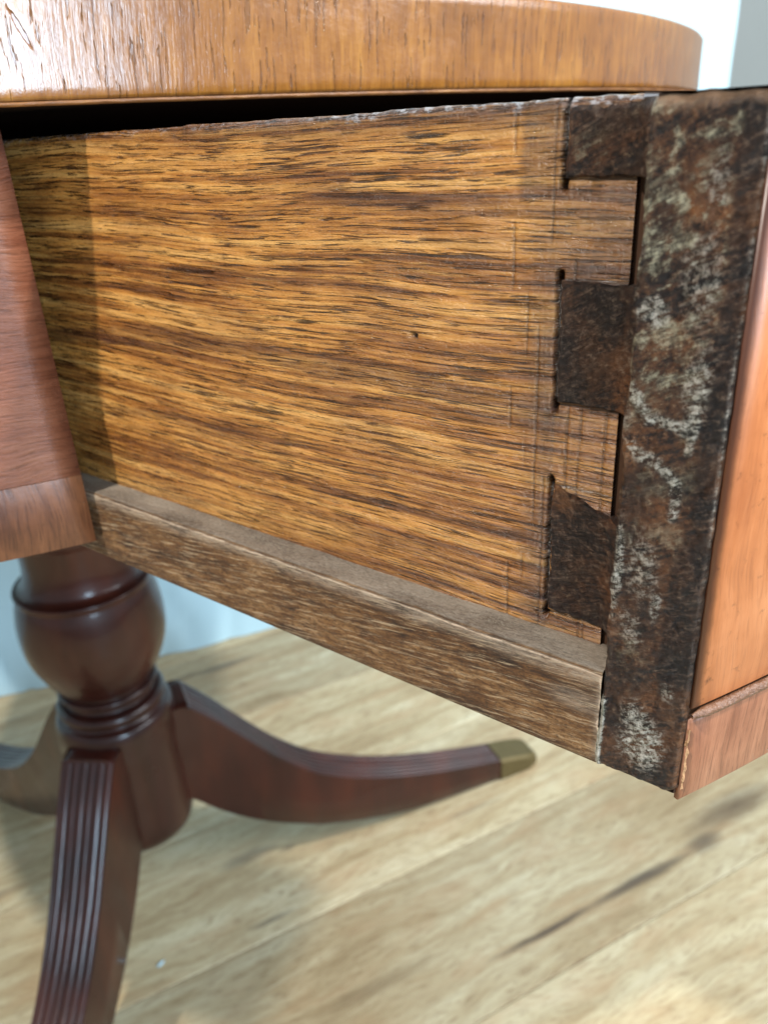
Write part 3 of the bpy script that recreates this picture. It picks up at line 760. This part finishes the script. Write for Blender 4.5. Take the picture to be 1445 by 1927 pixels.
for sg in segs:
    c = [(a_ * 1.035, b_ * 1.004) for a_, b_ in cr(sg, 6)]; prof += c if not prof else c[1:]
mb = MB(); n = 96
mb.grid(n, len(prof), lambda i, j: (P(TC[0] + prof[j][0] * cos(2 * pi * i / n), TC[1] + prof[j][0] * sin(2 * pi * i / n), prof[j][1]), (i * .1, prof[j][1])), close_u=True)
col = mb.build('column', M['mahog'], table)
mb = MB(); hp = [(.50, -4.72), (.517, -4.76), (.522, -4.82), (.51, -4.95), (.518, -5.2), (.525, -5.5), (.525, -5.72), (.515, -5.84), (.49, -5.92), (.43, -5.96), (.02, -5.97)]
mb.grid(n, len(hp), lambda i, j: (P(TC[0] + hp[j][0] * cos(2 * pi * i / n), TC[1] + hp[j][0] * sin(2 * pi * i / n), hp[j][1]), (i * .1, hp[j][1])), close_u=True)
mb.build('hub', M['mahog'], col)

# --- three saber legs with reeded tops and brass toe caps
TOPC = cr([(.40, -4.60), (.56, -4.63), (.66, -4.72), (.88, -4.98), (1.1, -5.27), (1.44, -5.69), (1.87, -6.08), (2.48, -6.41), (3.15, -6.65), (3.87, -6.84), (4.32, -6.94), (4.58, -7.02)], 6)[6:]
BOTC = cr([(.40, -5.70), (.50, -5.78), (.77, -6.08), (1.12, -6.38), (1.5, -6.62), (1.9, -6.82), (2.66, -7.05), (3.27, -7.13), (3.84, -7.17), (4.2, -7.195), (4.45, -7.2), (4.60, -7.2)], 6)
def interp(c, r):
    for (a, b), (d, e) in zip(c, c[1:]):
        if a <= r <= d: return b + (e - b) * (r - a) / max(1e-9, d - a)
    return c[-1][1] if r > c[-1][0] else c[0][1]
def leg(th):
    d = (cos(radians(th)), sin(radians(th))); nn = (-d[1], d[0])
    def LP(r, w, z): return P(TC[0] + d[0] * r + nn[0] * w, TC[1] + d[1] * r + nn[1] * w, z)
    org = LP(4.4, 0, -7.2)
    rs = [.42, .53, .575, .615, .622, .64, .66] + frange(.70, 1.3, .05) + frange(1.36, 4.12, .06)
    NR = 6; cross = [k / (NR * 8) for k in range(NR * 8 + 1)]
    mb = MB()
    def hw(r): return .235 - .06 * min(1, (r - .5) / 3.5)
    def ring(i, j):
        r = rs[i]; h = hw(r); zt, zb = interp(TOPC, r), interp(BOTC, r)
        ca = min(1, (r - .5) / 1.2); sl = .8 if r > .7 else .4
        if j <= NR * 8:
            x = cross[j]; m = .035; y = -h + 2 * h * x
            u = (x - m) / (1 - 2 * m)
            up = .022 * abs(sin(pi * u * NR)) ** .7 if 0 < u < 1 else .012
            if r < .62: up = .0
            zz = zt + (up - .02) * 1.25 if r > .618 else -4.655 - .03 * abs(2 * x - 1) ** 8
            return LP(r, y, zz), (r, y)
        q = [(h, zt - .03), (h + .002, (zt + zb) / 2), (h * .97, zb + .02), (h * .88, zb), (-h * .88, zb), (-h * .97, zb + .02), (-h - .002, (zt + zb) / 2), (-h, zt - .03)][j - NR * 8 - 1]
        return LP(r, q[0], q[1]), (r, q[0])
    tot = NR * 8 + 1 + 8
    mb.grid(len(rs), tot + 1, lambda i, j: ring(i, j % tot))
    mb.f.append(tuple(range(tot)))
    mb.f.append(tuple((len(rs) - 1) * (tot + 1) + j for j in range(tot)))
    o = mb.build('leg', M['mahog'], table, org)
    md = o.modifiers.new('es', 'EDGE_SPLIT'); md.split_angle = radians(50)
    mb = MB(); rc = frange(4.05, 4.60, .05)
    def cap(i, j):
        r = rc[i]; h = hw(r) + .012; zt, zb = interp(TOPC, r) + .008, -7.198 if r > 4.1 else interp(BOTC, r) - .004
        e = 1 - .25 * sm(4.45, 4.6, r); h *= e
        if i == len(rc) - 1: zt -= .05; h *= .9
        q = [(-h, zt - .03), (-h * .85, zt), (h * .85, zt), (h, zt - .03), (h, zb + .02), (h * .9, zb), (-h * .9, zb), (-h, zb + .02)][j % 8]
        return LP(r, q[0], q[1]), (r, q[0])
    mb.grid(len(rc), 9, cap); mb.f.append(tuple((len(rc) - 1) * 9 + j for j in range(8))); mb.f.append(tuple(range(8)))
    c = mb.build('toe_cap', M['brass'], o, org, smooth=False)
    return o
for th in (118, 238, 358): leg(th)

for (fx, fy, r) in ((2.511, 5.08, .045),):
    mb = MB(); org = P(fy, fx, -HZ)
    mb.grid(9, 5, lambda i, j: (P(fy + r * .35 * cos(2 * pi * i / 8) * sin(pi * j / 4) * (1 + .3 * nz(i * .9, j)), fx + r * sin(2 * pi * i / 8) * sin(pi * j / 4) * (1 + .3 * nz(i * .7, j, 2)), -HZ + .012 - .012 * cos(pi * j / 4)), (i, j)))
    tag(mb.build('paint_fleck', M['back'], None, org), 'tiny white paint fleck lying on the pale floor boards', 'paint fleck')

for o in bpy.data.objects:
    if '_org' in o: del o['_org']
